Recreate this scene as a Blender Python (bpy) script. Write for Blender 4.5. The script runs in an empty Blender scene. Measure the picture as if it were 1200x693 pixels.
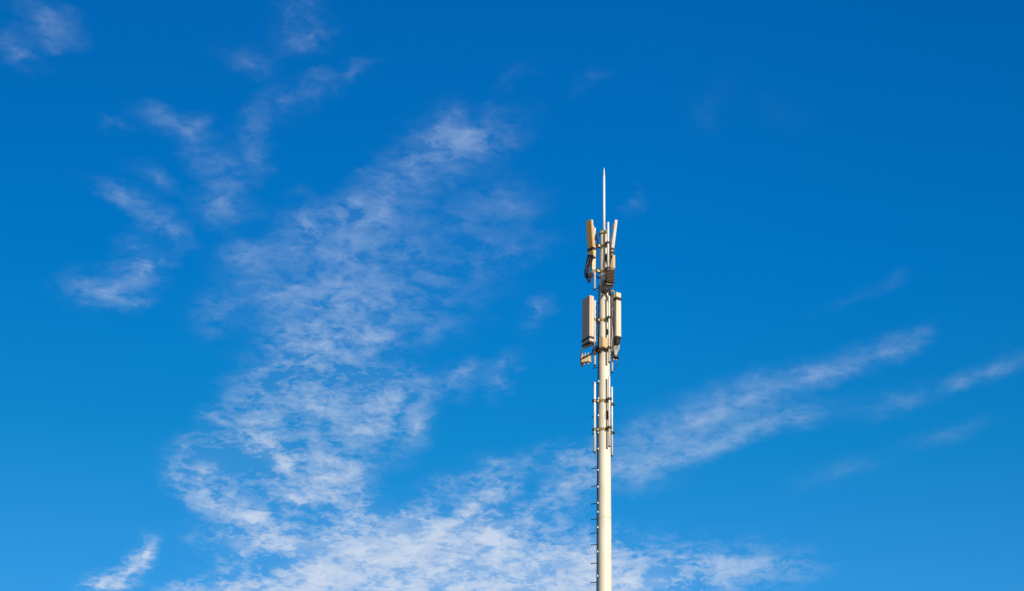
import bpy, bmesh, math, random
from mathutils import Matrix, Vector, Euler
random.seed(7)
R = math.radians
S = bpy.context.scene
COL = S.collection

# ------------------------------------------------------------------ camera
W_PX, H_PX, F_PX = 1200.0, 693.0, 2239.0
DIST, EYE = 49.6, 1.6
cam_d = bpy.data.cameras.new('camera')
cam = bpy.data.objects.new('camera', cam_d); COL.objects.link(cam)
cam_d.sensor_width = 36.0
cam_d.lens = 36.0 * F_PX / W_PX
cam_d.clip_start, cam_d.clip_end = 0.1, 30000.0
CAM_M = Matrix.Rotation(0.0527516, 4, 'Z') @ Matrix.Rotation(R(90 + 24.0), 4, 'X') @ Matrix.Rotation(0.0202355, 4, 'Z')
CAM_M.translation = Vector((0, -DIST, EYE))
cam.matrix_world = CAM_M
S.camera = cam

# ------------------------------------------------------------------ sun
SUN_AZ, SUN_EL = 35.0, 14.0                  # to the right of and behind the camera, low
sd = Vector((math.sin(R(SUN_AZ)) * math.cos(R(SUN_EL)), -math.cos(R(SUN_AZ)) * math.cos(R(SUN_EL)), math.sin(R(SUN_EL))))
sun_d = bpy.data.lights.new('sun', 'SUN')
sun_d.energy, sun_d.angle, sun_d.color = 4.6, R(0.5), (1.0, 0.875, 0.71)
sun = bpy.data.objects.new('sun', sun_d); COL.objects.link(sun)
sun.rotation_euler = sd.to_track_quat('Z', 'Y').to_euler()
sun.location = sd * 200

S.view_settings.view_transform = 'Standard'
S.view_settings.look = 'None'
S.view_settings.exposure = 0.0
S.view_settings.gamma = 1.0
S.view_settings.use_curve_mapping = False

# ------------------------------------------------------------------ world: sky and high thin cloud
world = bpy.data.worlds.new('World'); S.world = world
world.use_nodes = True
NT = world.node_tree; NT.nodes.clear()

class G:
    """tiny node graph helper"""
    def __init__(s, nt): s.nt = nt
    def n(s, typ, **kw):
        nd = s.nt.nodes.new(typ)
        for k, v in kw.items(): setattr(nd, k, v)
        return nd
    def put(s, sock, v):
        if isinstance(v, bpy.types.NodeSocket): s.nt.links.new(v, sock)
        else: sock.default_value = v
    def math(s, op, a, b=0.0, c=0.0, clamp=False):
        nd = s.n('ShaderNodeMath', operation=op, use_clamp=clamp)
        s.put(nd.inputs[0], a); s.put(nd.inputs[1], b)
        if op in ('MULTIPLY_ADD',): s.put(nd.inputs[2], c)
        return nd.outputs[0]
    def vm(s, op, a, b=(0, 0, 0), scale=None):
        nd = s.n('ShaderNodeVectorMath', operation=op)
        s.put(nd.inputs[0], a)
        if op != 'NORMALIZE' and scale is None: s.put(nd.inputs[1], b)
        if scale is not None: s.put(nd.inputs['Scale'], scale)
        return nd.outputs['Value'] if op == 'DOT_PRODUCT' else nd.outputs[0]
    def noise(s, vec, scale, detail=4, rough=0.5, dist=0.0, lac=2.0, col=False):
        nd = s.n('ShaderNodeTexNoise'); s.put(nd.inputs['Vector'], vec)
        nd.inputs['Scale'].default_value = scale; nd.inputs['Detail'].default_value = detail
        nd.inputs['Roughness'].default_value = rough; nd.inputs['Distortion'].default_value = dist
        nd.inputs['Lacunarity'].default_value = lac
        return nd.outputs['Color'] if col else nd.outputs[0]
    def rng(s, v, a, b, c=0.0, d=1.0, smooth=False):
        nd = s.n('ShaderNodeMapRange'); nd.clamp = True
        if smooth: nd.interpolation_type = 'SMOOTHSTEP'
        s.put(nd.inputs[0], v)
        for i, q in enumerate((a, b, c, d)): nd.inputs[i + 1].default_value = q
        return nd.outputs[0]
    def mixc(s, f, a, b, mode='MIX'):
        nd = s.n('ShaderNodeMix', data_type='RGBA', blend_type=mode)
        s.put(nd.inputs[0], f); s.put(nd.inputs[6], a); s.put(nd.inputs[7], b)
        return nd.outputs[2]
    def ramp(s, f, stops, interp='LINEAR'):
        nd = s.n('ShaderNodeValToRGB'); e = nd.color_ramp
        e.interpolation = interp
        while len(e.elements) < len(stops): e.elements.new(0.5)
        for q, (p, c) in zip(e.elements, stops):
            q.position = p; q.color = (*c, 1) if len(c) == 3 else c
        s.put(nd.inputs[0], f); return nd.outputs[0]
    def mapping(s, vec, loc, rot, sca, typ='POINT'):
        nd = s.n('ShaderNodeMapping', vector_type=typ); s.put(nd.inputs['Vector'], vec)
        nd.inputs['Location'].default_value = loc; nd.inputs['Rotation'].default_value = rot
        nd.inputs['Scale'].default_value = sca
        return nd.outputs[0]

g = G(NT)
sky = g.n('ShaderNodeTexSky', sky_type='NISHITA', sun_disc=False)
sky.sun_elevation = R(SUN_EL); sky.sun_rotation = math.atan2(sd.x, sd.y)
sky.air_density, sky.dust_density, sky.ozone_density, sky.altitude = 1.0, 0.3, 3.0, 50.0
dirv = g.n('ShaderNodeTexCoord').outputs['Generated']
sep = g.n('ShaderNodeSeparateXYZ'); NT.links.new(dirv, sep.inputs[0])
dz = g.math('MAXIMUM', sep.outputs[2], 0.06)

# deep polarised blue of the sky away from the sun, clearer towards the sun
cs = g.vm('DOT_PRODUCT', dirv, tuple(sd))
away = g.rng(cs, 0.75, -0.35, 0.0, 1.0, True)
SKY_TINT = [(0.0, (0.55, 1.10, 1.40)), (0.20, (0.30, 1.08, 1.55)), (0.28, (0.15, 1.03, 1.53)), (0.335, (0.045, 1.0, 1.48)), (0.42, (0.004, 0.94, 1.61)), (0.54, (0.002, 0.885, 1.66)), (1.0, (0.0, 0.75, 1.7))]
tint = g.ramp(sep.outputs[2], SKY_TINT)
tint = g.mixc(away, (1, 1, 1, 1), tint)
sky_c = g.mixc(1.0, sky.outputs[0], tint, 'MULTIPLY')
sky_c = g.vm('SCALE', sky_c, scale=g.rng(sep.outputs[0], -0.32, 0.02, 0.86, 1.01))

# cloud layer: coordinates on a level sheet overhead (horizontal offset / height)
cv = g.n('ShaderNodeCombineXYZ')
NT.links.new(g.math('DIVIDE', sep.outputs[0], dz), cv.inputs[0])
NT.links.new(g.math('DIVIDE', sep.outputs[1], dz), cv.inputs[1])
q = cv.outputs[0]

def ray(px, py):
    return (CAM_M.to_3x3() @ Vector(((px - W_PX / 2) / F_PX, (H_PX / 2 - py) / F_PX, -1))).normalized()
def sheet(px, py):
    d = ray(px, py); return Vector((d.x / d.z, d.y / d.z))

# cloud patches: where they lie as seen in the photograph (x, y, half sizes, tilt, thickness)
PATCH = [
 (538,172,72,30,-22,.82),(490,205,78,28,-28,.72),(430,228,50,22,-25,.42),(540,150,60,30,-10,.30),(590,160,34,22,-20,.30),
 (395,92,40,14,-25,.36),(345,122,45,24,-20,.46),(300,155,34,22,-30,.40),(300,180,16,18,0,.30),
 (348,27,36,26,10,.70),(290,66,34,20,22,.36),(252,188,38,20,32,.74),(262,240,30,28,0,.66),
 (182,212,34,15,28,.42),(200,138,46,15,14,.42),(225,143,18,14,0,.30),(135,149,17,9,10,.40),
 (140,232,40,11,28,.46),(188,262,46,15,34,.52),(212,283,22,13,40,.40),
 (122,341,46,24,-4,.82),(168,306,32,26,0,1.0),(150,355,22,12,0,.34),
 (18,62,34,18,38,.52),(55,28,42,18,22,.42),(60,45,30,14,15,.32),(50,8,30,12,20,.34),
 (310,302,50,24,-8,.62),(335,348,54,26,0,.62),(365,262,52,36,-15,.58),(410,300,60,50,0,.56),(430,250,60,34,-15,.48),
 (470,290,55,40,0,.40),(400,350,60,40,0,.52),(455,355,55,40,0,.40),(520,330,70,46,0,.30),(500,385,36,26,0,.38),
 (430,393,36,20,12,.56),(590,240,50,34,0,.36),(545,265,60,34,10,.32),(600,298,60,20,-10,.30),(370,385,60,30,0,.50),
 (628,368,26,16,-25,.44),(590,425,26,12,-25,.28),(545,442,22,14,-30,.42),(520,458,30,16,0,.36),(582,456,16,14,0,.40),
 (255,368,36,26,0,.36),(340,425,56,36,-20,.58),(385,410,56,30,10,.55),(360,465,62,40,0,.62),(435,445,50,34,10,.54),
 (300,478,34,40,0,.48),(430,500,60,40,0,.66),(460,470,40,36,0,.46),(330,545,62,40,0,.86),(300,520,36,28,0,.56),
 (240,552,36,32,0,.95),(250,590,40,18,25,.60),(300,605,46,14,20,.80),(345,585,46,18,-10,.70),(390,560,44,30,0,.66),
 (410,600,60,26,0,.74),(340,640,70,26,5,.74),(280,640,50,30,0,.62),(400,640,60,24,0,.72),(495,500,16,24,0,.50),
 (255,490,22,12,0,.44),(240,508,24,14,-20,.36),
 (575,565,40,24,-20,.62),(555,595,46,18,-18,.62),(510,575,40,16,-30,.40),(480,618,76,20,-8,.62),(600,612,50,20,-15,.36),
 (470,605,40,14,-10,.46),(530,625,60,20,-5,.54),(645,600,60,18,-20,.26),
 (270,695,80,20,0,1.0),(360,682,90,26,-6,1.05),(460,665,90,36,-8,1.05),(560,655,90,40,-6,1.0),(635,656,80,36,-4,.72),
 (700,668,80,36,0,.62),(780,662,90,32,0,.44),(860,662,80,28,-4,.26),(930,668,50,24,0,.16),(520,690,160,22,0,.9),(720,690,140,20,0,.75),
 (145,672,40,14,-42,.86),(165,648,18,15,-60,.74),(125,684,30,14,-10,.78),
 (755,520,64,28,-18,.62),(820,494,70,28,-20,.66),(890,467,66,25,-20,.66),(960,440,60,16,-22,.66),(1020,420,46,15,-24,.56),(1060,402,30,14,-35,.60),
 (740,552,70,12,-14,.50),(820,530,66,13,-18,.62),(890,503,60,12,-22,.52),(940,490,50,14,-15,.40),(680,568,50,14,-20,.42),(750,570,60,10,-12,.20),
 (1172,428,50,14,-18,.42),(1130,445,40,10,-20,.36),(1045,472,70,14,-16,.26),(1105,512,60,12,-12,.18),(980,555,60,12,-10,.14),(1000,345,50,9,-18,.15),(1040,328,24,9,-25,.18),
 (655,540,40,18,0,.50),(690,535,30,16,-20,.38),(695,95,36,14,-25,.14),(600,85,30,12,-20,.10),(735,240,22,10,-35,.26),(835,120,40,24,-50,.12),(915,130,30,30,0,.10),(690,565,70,22,-15,.15),
]
low = g.rng(sep.outputs[2], 0.27, 0.47)        # 0 for the lower, nearer-the-horizon cloud, 1 for the thin high part
DX = (0.10, 0.995)                               # bearing of the streaks' frame (almost due north)
dn = g.mapping(dirv, (0, 0, 0), (0, 0, 0), (1.0, 1.0, 1.35), 'POINT')
dn = g.mapping(dn, (0, 0, 0), (0, R(20), 0), (1.0, 1.0, 1.45), 'POINT')
warp1 = g.vm('SUBTRACT', g.noise(dirv, 22.0, 2, 0.5, col=True), (0.5, 0.5, 0.5))
warp2 = g.vm('SUBTRACT', g.noise(dn, 75.0, 4, 0.6, col=True), (0.5, 0.5, 0.5))
qw = g.vm('ADD', q, g.vm('MULTIPLY', warp1, (0.060, 0.12, 0.0)))
qw = g.vm('ADD', qw, g.vm('MULTIPLY', warp2, (0.040, 0.075, 0.0)))
acc = 0.0
acc_soft = 0.0                                   # smoother drawn-out streaks
SPREAD = 1.75
for (px, py, rx_, ry_, an, amp) in PATCH:
    c = sheet(px, py); e = 2.0
    jx = (sheet(px + e, py) - sheet(px - e, py)) / (2 * e)
    jy = (sheet(px, py + e) - sheet(px, py - e)) / (2 * e)
    ca, sa = math.cos(R(an)), math.sin(R(an))
    u = (jx * ca + jy * sa) * rx_ * SPREAD
    v = (-jx * sa + jy * ca) * ry_ * SPREAD
    # singular values of [u v]: the ellipse on the sheet
    a_, b_, d_ = u.x * u.x + v.x * v.x, u.x * u.y + v.x * v.y, u.y * u.y + v.y * v.y
    th = 0.5 * math.atan2(2 * b_, a_ - d_)
    m_, k_ = (a_ + d_) / 2, math.hypot((a_ - d_) / 2, b_)
    s1, s2 = math.sqrt(m_ + k_), math.sqrt(max(m_ - k_, 1e-9))
    el_f = 0.40 + 0.60 * min(1, max(0, (py - 180) / 440.0)) ** 1.6
    if px > 735 and py < 620: el_f *= 0.78
    if px < 420 and py < 275: el_f *= 1.22
    amp *= el_f
    mp = g.mapping(qw, (c.x, c.y, 0), (0, 0, th), (s1, s2, 1), 'TEXTURE')
    gr = g.n('ShaderNodeTexGradient', gradient_type='QUADRATIC_SPHERE'); NT.links.new(mp, gr.inputs[0])
    if px > 735 and py < 620:
        acc_soft = g.math('MULTIPLY_ADD', gr.outputs['Fac'], amp * 1.35, acc_soft)
    else:
        acc = g.math('MULTIPLY_ADD', gr.outputs['Fac'], amp * 1.35, acc)
mask = g.math('MINIMUM', acc, 1.15)

# wind-drawn texture: broad clumps, smaller puffs, fine fibres
dw = g.vm('ADD', dn, g.vm('SCALE', warp1, scale=0.030))
dw2 = g.vm('ADD', dw, g.vm('SCALE', warp2, scale=0.014))
n_big = g.noise(dw, 24.0, 2, 0.5)
n_mid = g.noise(dw2, 62.0, 3, 0.55)
# rows of small puffs lying across the wind, and fine level fibres
n_row = g.noise(g.vm('ADD', g.mapping(dirv, (4, 0, 2), (0, R(-28), 0), (0.75, 1.0, 1.9), 'POINT'), g.vm('SCALE', warp2, scale=0.012)), 105.0, 5, 0.60)
n_fin = g.noise(g.vm('ADD', g.mapping(dirv, (2, 1, 0), (0, R(6), 0), (1.0, 1.0, 2.3), 'POINT'), g.vm('SCALE', warp2, scale=0.014)), 190.0, 6, 0.66)
tex = g.math('MULTIPLY', g.math('SUBTRACT', n_big, 0.5), g.math('MULTIPLY_ADD', low, -1.6, 2.7))
tex = g.math('MULTIPLY_ADD', g.math('SUBTRACT', n_mid, 0.5), 2.4, tex)
tex = g.math('MULTIPLY_ADD', g.math('SUBTRACT', n_row, 0.5), g.math('MULTIPLY_ADD', low, -1.75, 2.7), tex)
tex = g.math('MULTIPLY_ADD', g.math('SUBTRACT', n_fin, 0.5), g.math('MULTIPLY_ADD', low, -2.2, 2.7), tex)
gain = g.math('ADD', g.math('MULTIPLY', tex, g.math('MULTIPLY_ADD', low, -0.05, 1.25)), 0.50)
gain = g.rng(gain, 0.0, 1.9, 0.0, 1.9)
dens = g.math('MULTIPLY', mask, gain)
close = g.math('MULTIPLY', g.rng(mask, 0.75, 1.15), g.rng(n_row, 0.30, 0.70, 0.22, 0.78))
dens = g.math('ADD', close, dens)     # thick cloud closes its gaps
dens = g.math('MULTIPLY_ADD', mask, 0.17, dens)                         # soft veil between the puffs
gain_s = g.math('MAXIMUM', g.math('MULTIPLY_ADD', tex, 0.62, 0.70), 0.0)
dens = g.math('MULTIPLY_ADD', g.math('MINIMUM', acc_soft, 1.0), gain_s, dens)
# ease into full cover instead of clipping hard
dens = g.math('SUBTRACT', 1.0, g.math('POWER', 2.718, g.math('MULTIPLY', g.math('POWER', dens, 1.18), -0.95)))
dens = g.math('MULTIPLY', dens, g.rng(sep.outputs[2], 0.02, 0.12))
shade = g.rng(n_mid, 0.35, 0.65)
cloud_lo = g.mixc(shade, (0.48, 0.60, 0.80, 1), (0.62, 0.71, 0.85, 1))
cloud_c = g.mixc(low, cloud_lo, (0.40, 0.54, 0.76, 1))
CLOUD_GAIN = 10.0
cloud_c = g.mixc(1.0, cloud_c, (CLOUD_GAIN, CLOUD_GAIN, CLOUD_GAIN, 1), 'MULTIPLY')
final = g.mixc(dens, sky_c, cloud_c)
bg = g.n('ShaderNodeBackground'); NT.links.new(final, bg.inputs[0]); bg.inputs[1].default_value = 0.10
wo = g.n('ShaderNodeOutputWorld'); NT.links.new(bg.outputs[0], wo.inputs[0])

# ------------------------------------------------------------------ materials
def mat(name, base, rough=0.5, metal=0.0, var=0.12, scale=6.0, streak=0.0, dirt=(0.25, 0.2, 0.14), bump=0.0, fine=60.0, spec=0.5, coat=0.0):
    m = bpy.data.materials.new(name); m.use_nodes = True
    nt = m.node_tree; h = G(nt); bs = nt.nodes['Principled BSDF']
    co = h.n('ShaderNodeTexCoord').outputs['Object']
    a = h.noise(co, scale, 6, 0.6)
    c1 = tuple(min(1, x * (1 + var)) for x in base); c0 = tuple(x * (1 - var) for x in base)
    col = h.mixc(h.rng(a, 0.3, 0.7), (*c0, 1), (*c1, 1))
    if streak > 0:
        st = h.noise(h.mapping(co, (0, 0, 0), (0, 0, 0), (1, 1, 0.06)), 22.0, 5, 0.65)
        sp = h.noise(co, 3.0, 5, 0.7)
        f = h.math('MULTIPLY', h.rng(st, 0.5, 0.78), h.rng(sp, 0.35, 0.7))
        col = h.mixc(h.math('MULTIPLY', f, streak), col, (*dirt, 1))
    nt.links.new(col, bs.inputs['Base Color'])
    nt.links.new(h.rng(h.noise(co, fine, 4, 0.6), 0.3, 0.7, max(0.05, rough - 0.1), min(1, rough + 0.12)), bs.inputs['Roughness'])
    bs.inputs['Metallic'].default_value = metal
    bs.inputs['Specular IOR Level'].default_value = spec
    if bump > 0:
        b = h.n('ShaderNodeBump'); b.inputs['Strength'].default_value = bump; b.inputs['Distance'].default_value = 0.01
        nt.links.new(h.noise(co, fine, 5, 0.6), b.inputs['Height']); nt.links.new(b.outputs[0], bs.inputs['Normal'])
    return m
M = {
 'pole':    mat('cream_painted_steel', (0.76, 0.70, 0.585), 0.55, 0, 0.07, 1.6, 0.65, (0.40, 0.32, 0.20), 0.08, 30),
 'galv':    mat('galvanised_steel', (0.80, 0.77, 0.70), 0.45, 0.1, 0.08, 14, 0.25, (0.40, 0.34, 0.24), 0.05, 60),
 'rod':     mat('bright_lightning_rod_metal', (0.86, 0.86, 0.84), 0.45, 0.0, 0.04, 10),
 'collar':  mat('weathered_yellowish_galvanised_steel', (0.50, 0.40, 0.22), 0.55, 0.2, 0.22, 20, 0.5, (0.22, 0.14, 0.06), 0.1),
 'radome':  mat('weathered_cream_radome', (0.70, 0.62, 0.50), 0.5, 0, 0.05, 3, 0.35, (0.40, 0.33, 0.22)),
 'ochre':   mat('grazing_sun_tinted_radome', (0.54, 0.31, 0.065), 0.55, 0, 0.12, 4, 0.35, (0.40, 0.26, 0.10)),  # ochre cast of the grazing warm sun put into the base colour
 'grey':    mat('shade_toned_radome_face', (0.66, 0.46, 0.335), 0.6, 0, 0.08, 3, 0.35, (0.30, 0.26, 0.22)),  # copy of the radome colour, warmed for the face that lies in shade
 'black':   mat('black_cable_rubber', (0.010, 0.0095, 0.009), 0.5, 0, 0.3, 20),
 'dark':    mat('dark_plastic', (0.014, 0.012, 0.011), 0.5, 0, 0.3, 20),
 'brown':   mat('shade_darkened_brown_radio_housing', (0.070, 0.036, 0.009), 0.55, 0.1, 0.2, 14, 0.3, (0.05, 0.03, 0.02)),  # brown, with the shade on the box darkened into the base colour
 'unit':    mat('cream_radio_housing', (0.63, 0.48, 0.28), 0.5, 0, 0.1, 10, 0.4, (0.36, 0.24, 0.12)),
 'tan':     mat('tan_cable_sheath', (0.50, 0.36, 0.17), 0.5, 0, 0.2, 12),
 'greycab': mat('light_grey_cable_sheath', (0.50, 0.50, 0.50), 0.5, 0, 0.1, 12),
 'conn':    mat('metal_connector', (0.70, 0.62, 0.50), 0.35, 0.5, 0.1, 20),
 'port_shade':    mat('port_inner_shade', (0.012, 0.010, 0.009), 0.8, 0, 0.2, 20),
 'concrete':mat('concrete', (0.36, 0.34, 0.31), 0.85, 0, 0.15, 3, 0, bump=0.3),
}
def ground_mat():
    m = bpy.data.materials.new('dry_ground'); m.use_nodes = True
    nt = m.node_tree; h = G(nt); bs = nt.nodes['Principled BSDF']
    co = h.n('ShaderNodeTexCoord').outputs['Object']
    c = h.ramp(h.noise(co, 0.05, 8, 0.65), [(0.3, (0.10, 0.11, 0.05)), (0.5, (0.22, 0.17, 0.10)), (0.72, (0.33, 0.27, 0.18))])
    nt.links.new(c, bs.inputs['Base Color']); bs.inputs['Roughness'].default_value = 0.95
    b = h.n('ShaderNodeBump'); b.inputs['Strength'].default_value = 0.5; b.inputs['Distance'].default_value = 0.05
    nt.links.new(h.noise(co, 6, 6, 0.65), b.inputs['Height']); nt.links.new(b.outputs[0], bs.inputs['Normal'])
    return m

# ------------------------------------------------------------------ mesh helpers
class MB:
    def __init__(s): s.bm = bmesh.new()
    def _add(s, t, mtx=None, smooth=False):
        if mtx is not None: t.transform(mtx)
        if smooth:
            for f in t.faces: f.smooth = True
        me = bpy.data.meshes.new('t'); t.to_mesh(me); t.free(); s.bm.from_mesh(me); bpy.data.meshes.remove(me)
        return s
    def box(s, size, loc=(0, 0, 0), rot=(0, 0, 0), bev=0.0, seg=2):
        t = bmesh.new(); bmesh.ops.create_cube(t, size=1.0)
        bmesh.ops.scale(t, vec=size, verts=t.verts)
        if bev > 0: bmesh.ops.bevel(t, geom=list(t.edges), offset=bev, segments=seg, profile=0.5, affect='EDGES')
        return s._add(t, Matrix.Translation(loc) @ Euler(rot).to_matrix().to_4x4())
    def cyl(s, a, b, r0, r1=None, seg=16, caps=True):
        a, b = Vector(a), Vector(b); d = b - a
        t = bmesh.new()
        bmesh.ops.create_cone(t, cap_ends=caps, segments=seg, radius1=r0, radius2=r0 if r1 is None else r1, depth=d.length)
        for f in t.faces: f.smooth = len(f.verts) == 4
        return s._add(t, Matrix.Translation((a + b) / 2) @ d.to_track_quat('Z', 'Y').to_matrix().to_4x4())
    def lathe(s, prof, seg=40, loc=(0, 0, 0), closed=False):
        t = bmesh.new(); rings = []
        for r, z in prof:
            rings.append([t.verts.new((r * math.cos(2 * math.pi * i / seg), r * math.sin(2 * math.pi * i / seg), z)) for i in range(seg)])
        pr = list(zip(rings, rings[1:])) + ([(rings[-1], rings[0])] if closed else [])
        for p, n in pr:
            for i in range(seg):
                t.faces.new((p[i], p[(i + 1) % seg], n[(i + 1) % seg], n[i]))
        if not closed:
            t.faces.new(rings[0][::-1]); t.faces.new(rings[-1])
        bmesh.ops.recalc_face_normals(t, faces=t.faces)
        for f in t.faces: f.smooth = len(f.verts) == 4
        return s._add(t, Matrix.Translation(loc))
    def tube(s, pts, r, seg=8, sub=6):
        pts = [Vector(p) for p in pts]
        P = []
        for i in range(len(pts) - 1):
            p0, p1, p2, p3 = pts[max(i - 1, 0)], pts[i], pts[i + 1], pts[min(i + 2, len(pts) - 1)]
            for k in range(sub):
                u = k / sub
                P.append(0.5 * ((2 * p1) + (p2 - p0) * u + (2 * p0 - 5 * p1 + 4 * p2 - p3) * u * u + (3 * p1 - p0 - 3 * p2 + p3) * u ** 3))
        P.append(pts[-1])
        t = bmesh.new(); rings = []; up = None
        for i, p in enumerate(P):
            d = (P[min(i + 1, len(P) - 1)] - P[max(i - 1, 0)]).normalized()
            if up is None: up = d.orthogonal().normalized()
            up = (up - d * up.dot(d)).normalized(); w = d.cross(up)
            rings.append([t.verts.new(p + (up * math.cos(2 * math.pi * k / seg) + w * math.sin(2 * math.pi * k / seg)) * r) for k in range(seg)])
        for a, b in zip(rings, rings[1:]):
            for k in range(seg): t.faces.new((a[k], a[(k + 1) % seg], b[(k + 1) % seg], b[k])).smooth = True
        t.faces.new(rings[0][::-1]); t.faces.new(rings[-1])
        return s._add(t)
    def build(s, name, m, parent=None, shift=None):
        if shift is not None: bmesh.ops.translate(s.bm, vec=-Vector(shift), verts=s.bm.verts)
        me = bpy.data.meshes.new(name); s.bm.to_mesh(me); s.bm.free()
        me.materials.append(m if not isinstance(m, str) else M[m])
        o = bpy.data.objects.new(name, me); COL.objects.link(o)
        if parent is not None: o.parent = parent
        return o

def tag(o, label=None, cat=None, group=None, kind=None):
    if label: o['label'] = label
    if cat: o['category'] = cat
    if group: o['group'] = group
    if kind: o['kind'] = kind
    return o
def thing(name, loc, label, cat, group=None, rot=(0, 0, 0)):
    o = bpy.data.objects.new(name, None); COL.objects.link(o)
    o.empty_display_size = 0.2
    o.location = loc; o.rotation_euler = rot
    return tag(o, label, cat, group)

def at(px, py, Y=0.0):
    """point seen at a photograph pixel, on the upright plane y = Y through or near the mast"""
    d = ray(px, py); o = CAM_M.translation
    return o + d * ((Y - o.y) / d.y)
PX = (at(709, 400) - at(708, 400)).length           # metres per pixel at the mast

# ------------------------------------------------------------------ ground
b = MB(); bmesh.ops.create_circle(b.bm, cap_ends=True, segments=96, radius=6000)
tag(b.build('ground', ground_mat()), 'dry grassy ground stretching out around the mast', 'ground', kind='structure')

# ------------------------------------------------------------------ the mast
Z = lambda py, Y=0.0: at(708, py, Y).z
z_top = Z(273.5)
# half widths in pixels down the visible shaft
def rad(z):
    prof = [(Z(273), 4.75), (Z(345), 5.5), (Z(440), 6.55), (Z(540), 7.35), (Z(690), 7.95), (Z(690) - 9, 9.6), (0.0, 10.6)]
    for (za, ra), (zb, rb) in zip(prof, prof[1:]):
        if z >= zb: return PX * (ra + (rb - ra) * (za - min(z, za)) / (za - zb))
    return PX * prof[-1][1]
mast = thing('telecom_mast', (0, 0, 0), 'tall tapering cream steel mono-pole mast rising from the bottom edge to a thin spike', 'mast')
prof = [(rad(0.3), 0.3)]
zz = 0.8
while zz < z_top - 0.02: prof.append((rad(zz), zz)); zz += 0.5
prof.append((rad(z_top), z_top))
MB().lathe(prof, 48).build('pole', 'pole', mast)
MB().lathe([(0.62, 0.25), (0.62, 0.30), (rad(0.3) + .002, 0.30), (rad(.3) + .002, 0.25)], 40, closed=True).build('base_flange', 'galv', mast)
MB().box((1.9, 1.9, 0.55), (0, 0, -0.025), bev=0.03).build('foundation', 'concrete', mast)
zs = Z(607.5)
MB().lathe([(rad(zs) + .001, zs - .020), (rad(zs) + .005, zs - .012), (rad(zs) + .005, zs + .012), (rad(zs) + .001, zs + .020)], 48, closed=True).build('weld_seam', 'pole', mast)
# top flange and its plate
rt = rad(z_top)
MB().lathe([(rt + .002, z_top - .055), (rt + .045, z_top - .052), (rt + .05, z_top - .045), (rt + .05, z_top - .012), (rt + .045, z_top - .004), (rt + .002, z_top - .002)], 40, closed=True).build('top_collar', 'collar', mast)
MB().lathe([(rt + .03, z_top + .001), (rt + .035, z_top + .006), (rt + .035, z_top + .030), (rt + .03, z_top + .034)], 40).build('cap_plate', 'collar', mast)
# lightning rod
xr = at(707.9, 268).x
zr = Z(197)
rod = MB().cyl((xr, 0, z_top + .035), (xr, 0, zr - .25), .036, .031, 20).build('lightning_rod', 'rod', mast)
MB().cyl((xr, 0, zr - .249), (xr, 0, zr), .0305, .008, 16).build('rod_tip', 'rod', rod)
MB().lathe([(.060, 0), (.060, .03), (.040, .09), (.033, .10)], 24, (xr, 0, z_top + .035)).build('rod_socket', 'galv', mast)
# climbing rail with clips, and step bolts, on the left side
ylist = [337, 355, 373.5, 392, 411, 430, 448.5, 467.5, 487, 507, 527.3, 547.8, 568.5, 589.5, 607.5, 623.8, 637.5, 659.3, 681.8]
th = R(-106)
def side(z, off, a=th): return Vector((math.sin(a) * (rad(z) + off), -math.cos(a) * (rad(z) + off), z))
rail = MB()
zt, zb = Z(333), 3.0
pts = [side(zt + (zb - zt) * i / 40, .016) for i in range(41)]
for a, c in zip(pts, pts[1:]):
    rail.cyl(a, c, .019, seg=10)
rl = rail.build('climbing_rail', 'dark', mast)
for py in (448, 468, 488, 508, 527, 552, 571.5, 590.5, 601, 619, 647.5, 676):
    z = Z(py)
    MB().box((.04, .024, .05), side(z, .010, R(-70)), (0, 0, R(-70)), .006, 1).build('rail_clip', 'galv', rl)
for py in ylist + [Z(681.8) - .5 * k for k in range(1, 24)]:
    z = Z(py) if py > 40 else py
    d = Vector((math.sin(th), -math.cos(th), -0.03)).normalized()
    a = side(z, -.01)
    m = MB().cyl(a, a + d * .185, .0115, seg=10)
    m.cyl(a + d * .186, a + d * .200, .018, seg=10)
    m.cyl(a + d * .012, a + d * .030, .020, seg=6)
    m.build('step_bolt', 'dark', mast)
# cable ports facing the sun side
for (px, py, h) in ((710.2, 304.5, 9.2), (711.2, 391.3, 7.4), (711.2, 489, 10.6)):
    z = Z(py); r = rad(z)
    l = (px - 708.2) * PX
    a = math.asin(max(-.9, min(.9, l / r)))
    hh, w = h * PX / .92 / 2, 1.65 * PX
    c = Vector((math.sin(a) * r, -math.cos(a) * r, z)); rot = (R(90), 0, a)
    def stadium(w, hh, n=10):
        pts = []
        for k in range(n + 1): t = math.pi * k / n; pts.append((w * math.cos(t), hh - w + w * math.sin(t)))
        for k in range(n + 1): t = math.pi + math.pi * k / n; pts.append((w * math.cos(t), -hh + w + w * math.sin(t)))
        return pts
    mx = Matrix.Translation(c) @ Euler(rot).to_matrix().to_4x4()
    t = bmesh.new(); o_ = stadium(w + .012, hh + .012); i_ = stadium(w, hh)
    vo0 = [t.verts.new((x, y, -.02)) for x, y in o_]; vo = [t.verts.new((x, y, .016)) for x, y in o_]
    vi = [t.verts.new((x, y, .016)) for x, y in i_]; vi0 = [t.verts.new((x, y, .004)) for x, y in i_]
    n = len(vo)
    for A, B_ in ((vo0, vo), (vo, vi), (vi, vi0)):
        for k in range(n): t.faces.new((A[k], A[(k + 1) % n], B_[(k + 1) % n], B_[k]))
    rim = MB()._add(t, mx).build('port_rim', 'pole', mast)
    t = bmesh.new(); t.faces.new([t.verts.new((x, y, .006)) for x, y in i_])
    MB()._add(t, mx).build('cable_port', 'port_shade', rim)  # flat dark face painted for the shade inside the port

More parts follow.
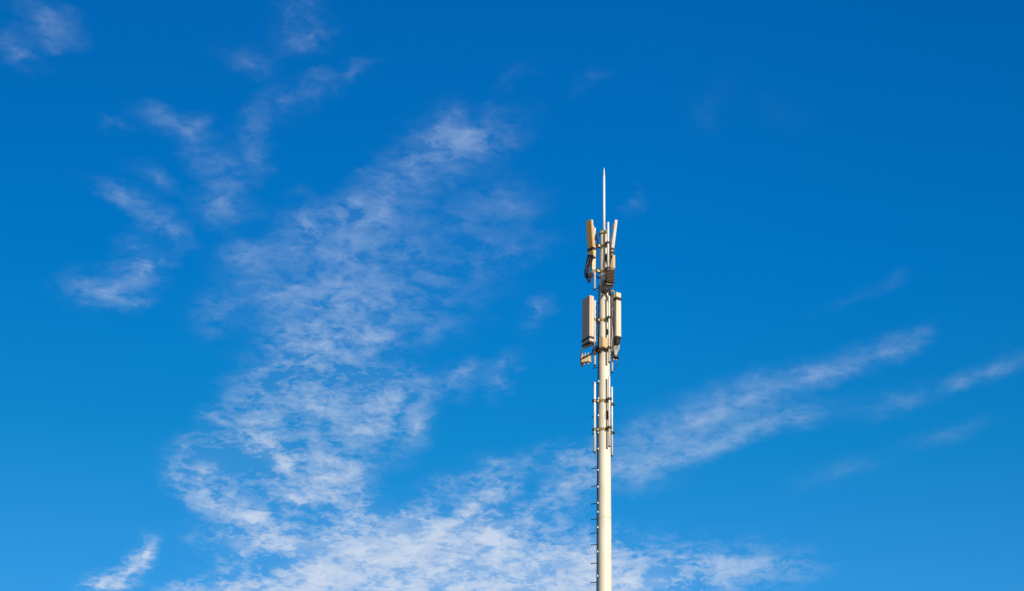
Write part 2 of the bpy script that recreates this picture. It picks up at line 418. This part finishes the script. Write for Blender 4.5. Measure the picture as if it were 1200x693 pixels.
# ------------------------------------------------------------------ pipe mounts clamped round the mast
RP = 12.0 * PX
AX = 708.2
def pipe_y(px, front):
    l = (px - AX) * PX
    y = math.sqrt(max(RP * RP - l * l, .0004))
    return -y if front else y
def arm(mount, z, x, y, sh, dz=0.0):
    """stand-off arm from the collar at height z to the pipe at (x, y), with a clamp block"""
    u = Vector((x, y, 0)).normalized(); r = rad(z)
    n = Vector((-u.y, u.x, 0)); L = Vector((x, y, 0)).length
    a0, a1 = u * (r + .018), u * (L - .028)
    ang = math.atan2(u.y, u.x)
    m = MB(); mid = (a0 + a1) / 2
    m.box(((a1 - a0).length, .022, .07), (mid + n * .032 + Vector((0, 0, z)))[:], (0, 0, ang), .003, 1)
    m.box(((a1 - a0).length, .022, .07), (mid - n * .032 + Vector((0, 0, z)))[:], (0, 0, ang), .003, 1)
    m.build('standoff_arm', 'collar', mount, sh)
    m = MB(); c = Vector((x, y, z))
    m.box((.022, .13, .085), (c - u * .046)[:], (0, 0, ang), .003, 1)
    m.box((.020, .12, .030), (c + u * .042 + Vector((0, 0, .02)))[:], (0, 0, ang), .003, 1)
    m.box((.020, .12, .030), (c + u * .042 - Vector((0, 0, .02)))[:], (0, 0, ang), .003, 1)
    for s_ in (-1, 1):
        for w_ in (-.024, .024):
            m.cyl(c + n * .050 * s_ - u * .075 + Vector((0, 0, w_)), c + n * .050 * s_ + u * .068 + Vector((0, 0, w_)), .007, seg=8)
    m.build('pipe_clamp', 'dark', mount, sh)
def pipe_mount(label, pipes, rings):
    zb_ = min(Z(p[2]) for p in pipes)
    sh = (0, 0, zb_)
    mt = thing('antenna_mount', sh, label, 'mount', 'pipe mounts clamped around the mast')
    P = []
    for (px, y0, y1, front, rpx) in pipes:
        Y = pipe_y(px, front); top, bot = at(px, y0, Y), at(px, y1, Y)
        x = (top.x + bot.x) / 2
        t = [(rpx * PX, bot.z + .02), (rpx * PX, top.z - .012)]
        p = MB().lathe([(rpx * PX - .004, bot.z + .02)] + t + [(rpx * PX - .006, top.z)], 20, (x, Y, 0)).build('mount_pipe', 'galv', mt, sh)
        MB().lathe([(rpx * PX + .003, bot.z - .012), (rpx * PX + .003, bot.z + .019)], 20, (x, Y, 0)).build('pipe_end_cap', 'dark', p, sh)
        P.append((x, Y, top.z, bot.z))
    for py in rings:
        z = Z(py); r = rad(z)
        m = MB()
        for s_ in (-1, 1):
            zc = z + s_ * .021
            m.lathe([(r + .003, zc - .017), (r + .019, zc - .017), (r + .022, zc - .012), (r + .022, zc + .012), (r + .019, zc + .017), (r + .003, zc + .017)], 44, closed=True)
        for a in (37, 157, 277):
            for da in (-8, 8):
                c = Vector((math.sin(R(a + da)), -math.cos(R(a + da)), 0)) * (r + .03)
                m.box((.03, .035, .085), (c.x, c.y, z), (0, 0, R(a + da)), .003, 1)
            c1 = Vector((math.sin(R(a - 13)), -math.cos(R(a - 13)), 0)) * (r + .035); c2 = Vector((math.sin(R(a + 13)), -math.cos(R(a + 13)), 0)) * (r + .035)
            m.cyl((c1.x, c1.y, z), (c2.x, c2.y, z), .010, seg=8)
        m.build('collar', 'collar', mt, sh)
        for (x, y, zt_, zb2) in P:
            if zb2 + .05 < z < zt_ - .05: arm(mt, z, x, y, sh)
    return mt, P
low_m, PL = pipe_mount('lowest pipe mount, three bare vertical pipes held by two rings without any antenna',
    [(696.9, 448.3, 530.5, True, 1.25), (714.0, 441.5, 523.5, True, 1.2), (717.2, 453.5, 534.5, False, 1.0)], (471.6, 505.0))
mid_m, PM = pipe_mount('middle pipe mount between the two tall cream antennas, with a ring at mid height',
    [(697.0, 352.3, 428.5, True, 1.25), (713.9, 347.0, 425.0, True, 1.2), (717.3, 346.0, 436.5, False, 1.1)], (376.6, 412.0))
up_m, PU = pipe_mount('upper pipe mount just below the spike, its pipes rising above the pole top',
    [(696.9, 267.3, 339.5, True, 1.2), (712.6, 260.5, 321.0, True, 1.3), (716.1, 275.5, 322.0, False, 1.0)], (289.5, 319.0))

# ------------------------------------------------------------------ panel antennas
def panel(name, label, top, w, t, h, yaw, tilt, face, edge, bands=(), group='panel antennas on the mast', pipe=None, conn=4, skirt=0.05, shade_block=0.0):
    """top: centre of the top face in the world; front looks along local -y; tilt leans the top towards the front"""
    rot = Euler((tilt, 0, yaw))
    base = Vector(top) - rot.to_matrix() @ Vector((0, 0, h))
    an = thing(name, base, label, 'antenna', group, rot)
    m = MB().box((w, t * .62, h - skirt), (0, -t * .19, skirt + (h - skirt) / 2), bev=min(.018, t * .2), seg=3)
    m.build('radome', face, an)
    MB().box((w - .006, t * .38, h - skirt - .004), (0, t * .312, skirt + (h - skirt) / 2), bev=.008, seg=2).build('back_shell', edge, an)
    MB().box((w + .004, t + .004, skirt), (0, 0, skirt / 2 - .002), bev=.008).build('bottom_cap', 'dark', an)
    for (zc, hh) in bands:
        bb = MB()
        bb.box((w + .010, .005, hh), (0, -t / 2 - .003, zc)); bb.box((w + .010, .005, hh), (0, t / 2 + .004, zc))
        bb.box((.005, t + .012, hh), (w / 2 + .0028, 0.0005, zc)); bb.box((.005, t + .012, hh), (-w / 2 - .0028, .0005, zc))
        bb.build('dark_band', 'dark', an)
    if shade_block:  # added dark block standing in for the shaded underside and its connectors
        t_ = bmesh.new(); bmesh.ops.create_cube(t_, size=1.0)
        for v_ in t_.verts:
            kk = .96 if v_.co.z > 0 else .80
            v_.co = Vector((v_.co.x * w * kk, v_.co.y * t * kk, v_.co.z * shade_block - shade_block / 2 - .006))
        bmesh.ops.bevel(t_, geom=list(t_.edges), offset=.012, segments=2, affect='EDGES')
        MB()._add(t_).build('shaded_underside_block', 'dark', an)
    for k in range(conn if not shade_block else 0):
        x = (k - (conn - 1) / 2) * w / (conn + .5)
        MB().cyl((x, 0, -.075), (x, 0, -.003), .016, .019, 12).build('connector', 'conn', an)
    inv = (Matrix.Translation(base) @ rot.to_matrix().to_4x4()).inverted()
    if pipe is not None:
        for fr in (.14, .84):
            zc = h * fr
            wp = Matrix.Translation(base) @ rot.to_matrix().to_4x4() @ Vector((0, 0, zc))
            q_ = inv @ Vector((pipe[0], pipe[1], wp.z))
            d = Vector((q_.x, q_.y - (t / 2 + .003), 0)); L = d.length
            m = MB()
            m.box((.09, .024, .09), (0, t / 2 + .012, zc), bev=.003, seg=1)
            a = Vector((0, t / 2 + .02, zc)); e_ = Vector((q_.x, q_.y, zc))
            dd = (e_ - a).normalized(); e2 = e_ - dd * .02
            m.cyl(a, e2, .017, seg=8)
            m.cyl(a + Vector((0, 0, .03)), e2 + Vector((0, 0, .03)), .010, seg=8)
            m.build('tilt_bracket', 'galv', an)
    return an
def panel_top_from(near_px, py, Y, yaw, w, t, sgn):
    """centre of the top face from the pixel of its nearest top corner; sgn = +1: that corner is at local +x"""
    c = at(near_px, py, Y); rot = Euler((0, 0, yaw)).to_matrix()
    return c - rot @ Vector((sgn * w / 2, -t / 2, 0))

# lower left: wide shaded face to the left, lit edge to the right
yaw, w, t, h = R(-56), .40, .145, 55.5 * PX / .917
xl, yl = PM[0][0], PM[0][1]
rotm = Euler((0, 0, yaw)).to_matrix()
corner_y = yl - .20
top = panel_top_from(691.0, 345.8, corner_y, yaw, w, t, 1)
left_low = panel('panel_antenna', 'tall antenna on the left side of the mast with a wide grey shaded face', top, w, t, h, yaw, 0, 'grey', 'radome',
      [(.165, .07)], pipe=PM[0])
# upper left: ochre, leaning out
yaw, w, t, h = R(-46), .225, .085, 46.0 * PX / .917
top = panel_top_from(692.6, 256.8, PU[0][1] - .16, yaw, w, t, 1)
left_up = panel('panel_antenna', 'ochre yellow antenna at upper left of the mast top, leaning slightly outward', top, w, t, h, yaw, R(4.8), 'ochre', 'radome',
      [(.30, .085)], pipe=PU[0], conn=3)
# upper right: seen edge on, leaning right
yaw, w, t, h = R(99), .20, .08, 41 * PX / .917
top = at(722.3, 257.5, -.12) - Euler((0, 0, yaw)).to_matrix() @ Vector((-w / 2, 0, 0)) * 1.0
right_up = panel('panel_antenna', 'slim cream antenna seen edge on at upper right, its top leaning away from the mast', top, w, t, h, yaw, R(6.5), 'radome', 'radome',
      [(.12, .08)], pipe=PU[2], conn=3)
# lower right: lit narrow side towards us, back in shade
yaw, w, t, h = R(126), .40, .165, 54.0 * PX / .917
rotm = Euler((0, 0, yaw)).to_matrix()
top = at(725.2, 342.8, -.02) - rotm @ Vector((-w / 2, 0, 0))
right_low = panel('panel_antenna', 'tall cream antenna right of the mast with a dark band near its top', top, w, t, h, yaw, 0, 'radome', 'radome',
      [(h - .20, .10)], pipe=PM[2], skirt=.06, shade_block=.15)

# ------------------------------------------------------------------ radio units
def unit(name, label, c, size, rot, body, fins=0, group='radio units on the mast', conns=3, top_conn=0):
    """finned radio head: c = centre, front looks along local -y"""
    w, d, h = size
    u = thing(name, Vector(c) - Vector((0, 0, h / 2)), label, 'radio unit', group, rot)
    MB().box((w, d * .7, h), (0, d * .15, h / 2), bev=min(.012, d * .1)).build('housing', body, u)
    f = MB()
    if fins:
        for k in range(fins):
            f.box((w * .96, d * .3 - .004, h / fins * .38), (0, -d * .348, h * (k + .5) / fins))
        f.build('cooling_fins', body, u)
    else:
        f.box((w * .86, d * .28, h * .9), (0, -d * .338, h / 2), bev=.008).build('cover', body, u)
    for k in range(conns):
        x = (k - (conns - 1) / 2) * w / (conns + .3)
        MB().cyl((x, 0.02, -.05), (x, .02, -.001), .013, .016, 10).build('connector', 'conn', u)
    for k in range(top_conn):
        x = (k - (top_conn - 1) / 2) * w / (top_conn + .3)
        MB().cyl((x, 0, h + .001), (x, 0, h + .085), .017, .013, 10).build('connector', 'conn', u)
    MB().box((w * .5, .05, h * .5), (0, d / 2 + .026, h / 2), bev=.004, seg=1).build('mounting_plate', 'galv', u)
    return u
unit('radio_unit', 'pale orange box strapped to the upper left pipe below the ochre antenna', at(694.7, 310.8, PU[0][1] - .10), (.10, .12, .37), (0, 0, R(20)), 'unit', conns=2)
unit('radio_unit', 'brown finned radio box right of the upper pole, above a tangle of black cables', at(714.9, 324.3, -.30), (.235, .15, .40), (0, R(2), R(12)), 'brown', fins=9, conns=4)
unit('radio_unit', 'narrow cream box on the right of the upper pole, below the slim edge-on antenna', at(717.9, 307.0, .12), (.12, .12, .46), (0, 0, R(50)), 'unit', conns=2)
unit('radio_unit', 'cream box hanging at lower left under the grey shaded antenna, black cables looping round it', at(686.6, 421.0, -.25), (.28, .13, .22), (0, R(-4), R(-14)), 'unit', conns=2, top_conn=3)
unit('radio_unit', 'dark tray-like unit under the right antenna where the tan cables end', at(721.3, 418.8, .02), (.19, .15, .07), (0, R(2), R(35)), 'dark', conns=2)

# junction box on the pole
zj = Z(404); rj = rad(zj)
jb = thing('junction_box', (.0, -(rj + .105), Z(411) - .04), 'cream junction box fixed to the front of the pole between the two tall antennas', 'box', None, (0, 0, R(50)))
MB().box((.27, .135, .31), (0, .005, .155), bev=.008).build('housing', 'unit', jb)
MB().box((.245, .012, .28), (0, -.0695, .155), bev=.004, seg=1).build('door', 'unit', jb)
MB().box((.10, .05, .22), (-.03, .10, .155), (0, 0, R(-50)), .004, 1).build('pole_bracket', 'galv', jb)
m = MB()
for x in (-.06, 0, .06): m.cyl((x, 0, -.05), (x, 0, -.001), .017, seg=10)
m.build('cable_gland', 'dark', jb)

# ------------------------------------------------------------------ cables
def bundle(name, label, runs, group='cable bundles on the mast'):
    """runs: (material, radius px, [(px, py, Y)...]); each run is one cable"""
    p0 = at(*runs[0][2][0])
    base = Vector((p0.x, p0.y, min(at(*p).z for r in runs for p in r[2])))
    t = thing(name, base, label, 'cables', group)
    for (mt, rp, pts) in runs:
        MB().tube([at(*p) for p in pts], rp * PX, 8).build('cable', mt, t, base)
    return t
rnd = random.Random(3)
j = lambda s=.6: rnd.uniform(-s, s)
runs = []
y0 = PU[0][1] - .14
for k in range(12):
    x0 = 689.0 + k * .55
    dpt = 322 + rnd.uniform(-3, 9); xl_ = 688 - rnd.uniform(0, 3.4)
    runs.append(('black', .5, [(x0, 299, y0 - .02 * k + .1), (x0 - 1.5 + j(), 308, y0 + j(.05)), (xl_ + j(), 318 + j(2), y0 + j(.08)), (xl_ + 2 + j(), dpt, y0 + j(.08)),
                               (691 + j(1.2), dpt + 1.5, y0 + .02), (693.5 + j(1), dpt - 8, y0 + .06), (693.0 + j(1.0), 312, y0 + .12)]))
for k in range(3):
    x0 = 690.6 + k * 1.0
    runs.append(('black', .45, [(x0, 300, y0), (689.2 + k * .7, 310, y0), (689.0 + k * .8, 322, y0), (692 + j(), 326 - k, y0 + .04), (697, 322, y0 + .2), (701, 327 - k, -.10), (703.2, 324, -.12)]))
bundle('cable_bundle', 'thick black cables hanging in loops under the ochre antenna at upper left', runs)
runs = []
for k in range(13):
    x0 = 711.0 + .60 * k; s_ = rnd.uniform(0, 1)
    runs.append(('black', .42, [(x0, 333.5, -.30), (x0 - 1 + j(), 337 + j(1), -.33), (704.6 + 8.5 * s_ + j(1), 341.5 + 2.4 * math.sin(3 * s_) + j(1), -.33 + j(.05)),
                 (703.4 + 6 * s_ + j(.6), 336 + j(2), -.30), (708.5 + j(1.2), 329.5 + j(2), -.26), (712 + j(), 335, -.29), (714.6 + j(1.4), 344 + j(2), -.24), (715.6 + j(.8), 354, -.12 + j(.04))]))
bundle('cable_bundle', 'tangle of dark cables looping in front of the pole under the brown radio box', runs)
runs = []
for k in range(5):
    runs.append((('tan', 'tan', 'black', 'tan', 'black')[k], .5, [(717.9 + 2.6 * math.cos(t) + .2 * k - .4, 345.2 + 4.6 * math.sin(t) + j(.3), -.02 + .012 * k + .03 * math.sin(t)) for t in [i * math.pi / 6 + k for i in range(0, 15)]]))
bundle('cable_coil', 'coil of tan and black cable tied beside the top of the right antenna', runs)
runs = []
for k in range(6):
    x0 = 716.0 + .62 * k
    runs.append((('black', 'black', 'greycab', 'black', 'black', 'black')[k], .5, [(x0, 349, -.02), (x0 + j(1), 358, -.03), (x0 - .4 + j(1), 366, -.02), (x0 + j(.9), 378, .0), (x0 + .3 + j(.8), 390, 0), (x0 + j(.6), 402, .02), (x0 - .2, 412, .04)]))
bundle('cable_bundle', 'black, grey and tan cables running down between pole and right antenna', runs)
runs = []
for k in range(6):
    x0 = 718.6 + 1.35 * k
    runs.append((('tan', 'conn', 'tan', 'conn', 'tan', 'greycab')[k], .44, [(x0, 402.5, .10), (x0 + .5 + j(.4), 408, .08), (720.0 + .55 * k + j(.4), 413.5, .05), (720.3 + .45 * k, 418, .03)]))
runs.append(('black', .3, [(724.2, 421, .02), (723.8, 426, .02), (722.2, 430, .03), (719.6, 433, .04)]))
bundle('cable_bundle', 'tan cables fanning from the underside of the right antenna down to the dark tray', runs)
runs = []
yb = -.26
for k in range(7):
    x0 = 686.5 + 1.1 * k
    runs.append(('black', .45, [(x0, 406 - .55 * k, yb), (x0 - 1 + j(.4), 408.5 - .5 * k, yb), (x0 + 2, 406.5 - .35 * k + j(.5), yb + .03), (695 + j(.5), 404 + j(1), yb + .06), (698 + j(.8), 407 + .8 * k, yb + .10), (701.5, 404 + 1.2 * k, -.06), (703.5, 404 + 1.0 * k, -.10)]))
for k in range(3):
    runs.append(('black', .48, [(690.5 - k, 404.5, yb - .03), (685.5 - k, 406 + .3 * k, yb - .05), (681.8 - .6 * k, 412 + k, yb - .05), (680.4 + .2 * k, 420, yb - .04), (681.0 + .5 * k, 428 + k, yb - .02), (682.4 + .8 * k, 427, yb)]))
for k in range(3):
    runs.append(('black', .42, [(682.2 + k * .3, 419 + k * .4, yb - .10), (686, 417.5 + .4 * k, yb - .12), (690, 415.6 + .4 * k, yb - .12), (693.5, 414 + .8 * k, yb - .02), (697.5, 413 + 1.3 * k, yb + .06), (701.5, 412 + k, -.06), (703.4, 409 + k, -.10)]))
bundle('cable_bundle', 'black cables looping from the grey antenna down round the cream box at lower left', runs)

runs = []
for k in range(6):
    x0 = 717.0 + .45 * k
    runs.append(('black', .42, [(x0, 297.5, -.02), (716.4 + j(.8), 302 + j(1), -.06), (714.6 + j(.7), 307 + j(2), -.12), (714.4 + j(.6), 300 + j(2), -.16), (715.2 + j(.6), 291 + j(2), -.14), (714.5 + j(.5), 284 + j(1.5), -.10)]))
for k in range(4):
    runs.append(('black', .42, [(711.4 + .5 * k, 296, -.24), (710.4 + .3 * k + j(.3), 303, -.24), (711.0 + j(.5), 309, -.26), (712.0 + .6 * k, 315, -.27)]))
bundle('cable_bundle', 'short black cables looping between the upper pipes below the slim edge-on antenna', runs)
runs = []
for k in range(4):
    runs.append(('black', .38, [(697.6 + j(.3), 272 + 2 * k, PU[0][1] + .03), (699.5 + j(.5), 277 + 2 * k, -.20), (701.0 + j(.5), 284 + k, -.14), (700.0 + j(.8), 291 + j(1.5), -.16), (701.4 + j(.5), 298 + j(1.5), -.14), (702.2, 304 + j(1), -.13), (702.6, 316 + j(2), -.12)]))
bundle('cable_bundle', 'thin black cables strung between the upper left pipe and the pole top', runs)
runs = []
for k in range(3):
    runs.append(('black', .36, [(698.3, 357 + 8 * k, PM[0][1] + .03), (699.8 + j(.4), 361 + 8 * k, -.18), (701.2, 368 + 7 * k, -.14), (700.0 + j(.5), 379 + 4 * k, -.17), (700.6 + j(.4), 392 + k, -.16), (701.0 + j(.4), 403 + k, -.14)]))
bundle('cable_bundle', 'thin black cables between the lower left pipe and the pole beside the grey antenna', runs)
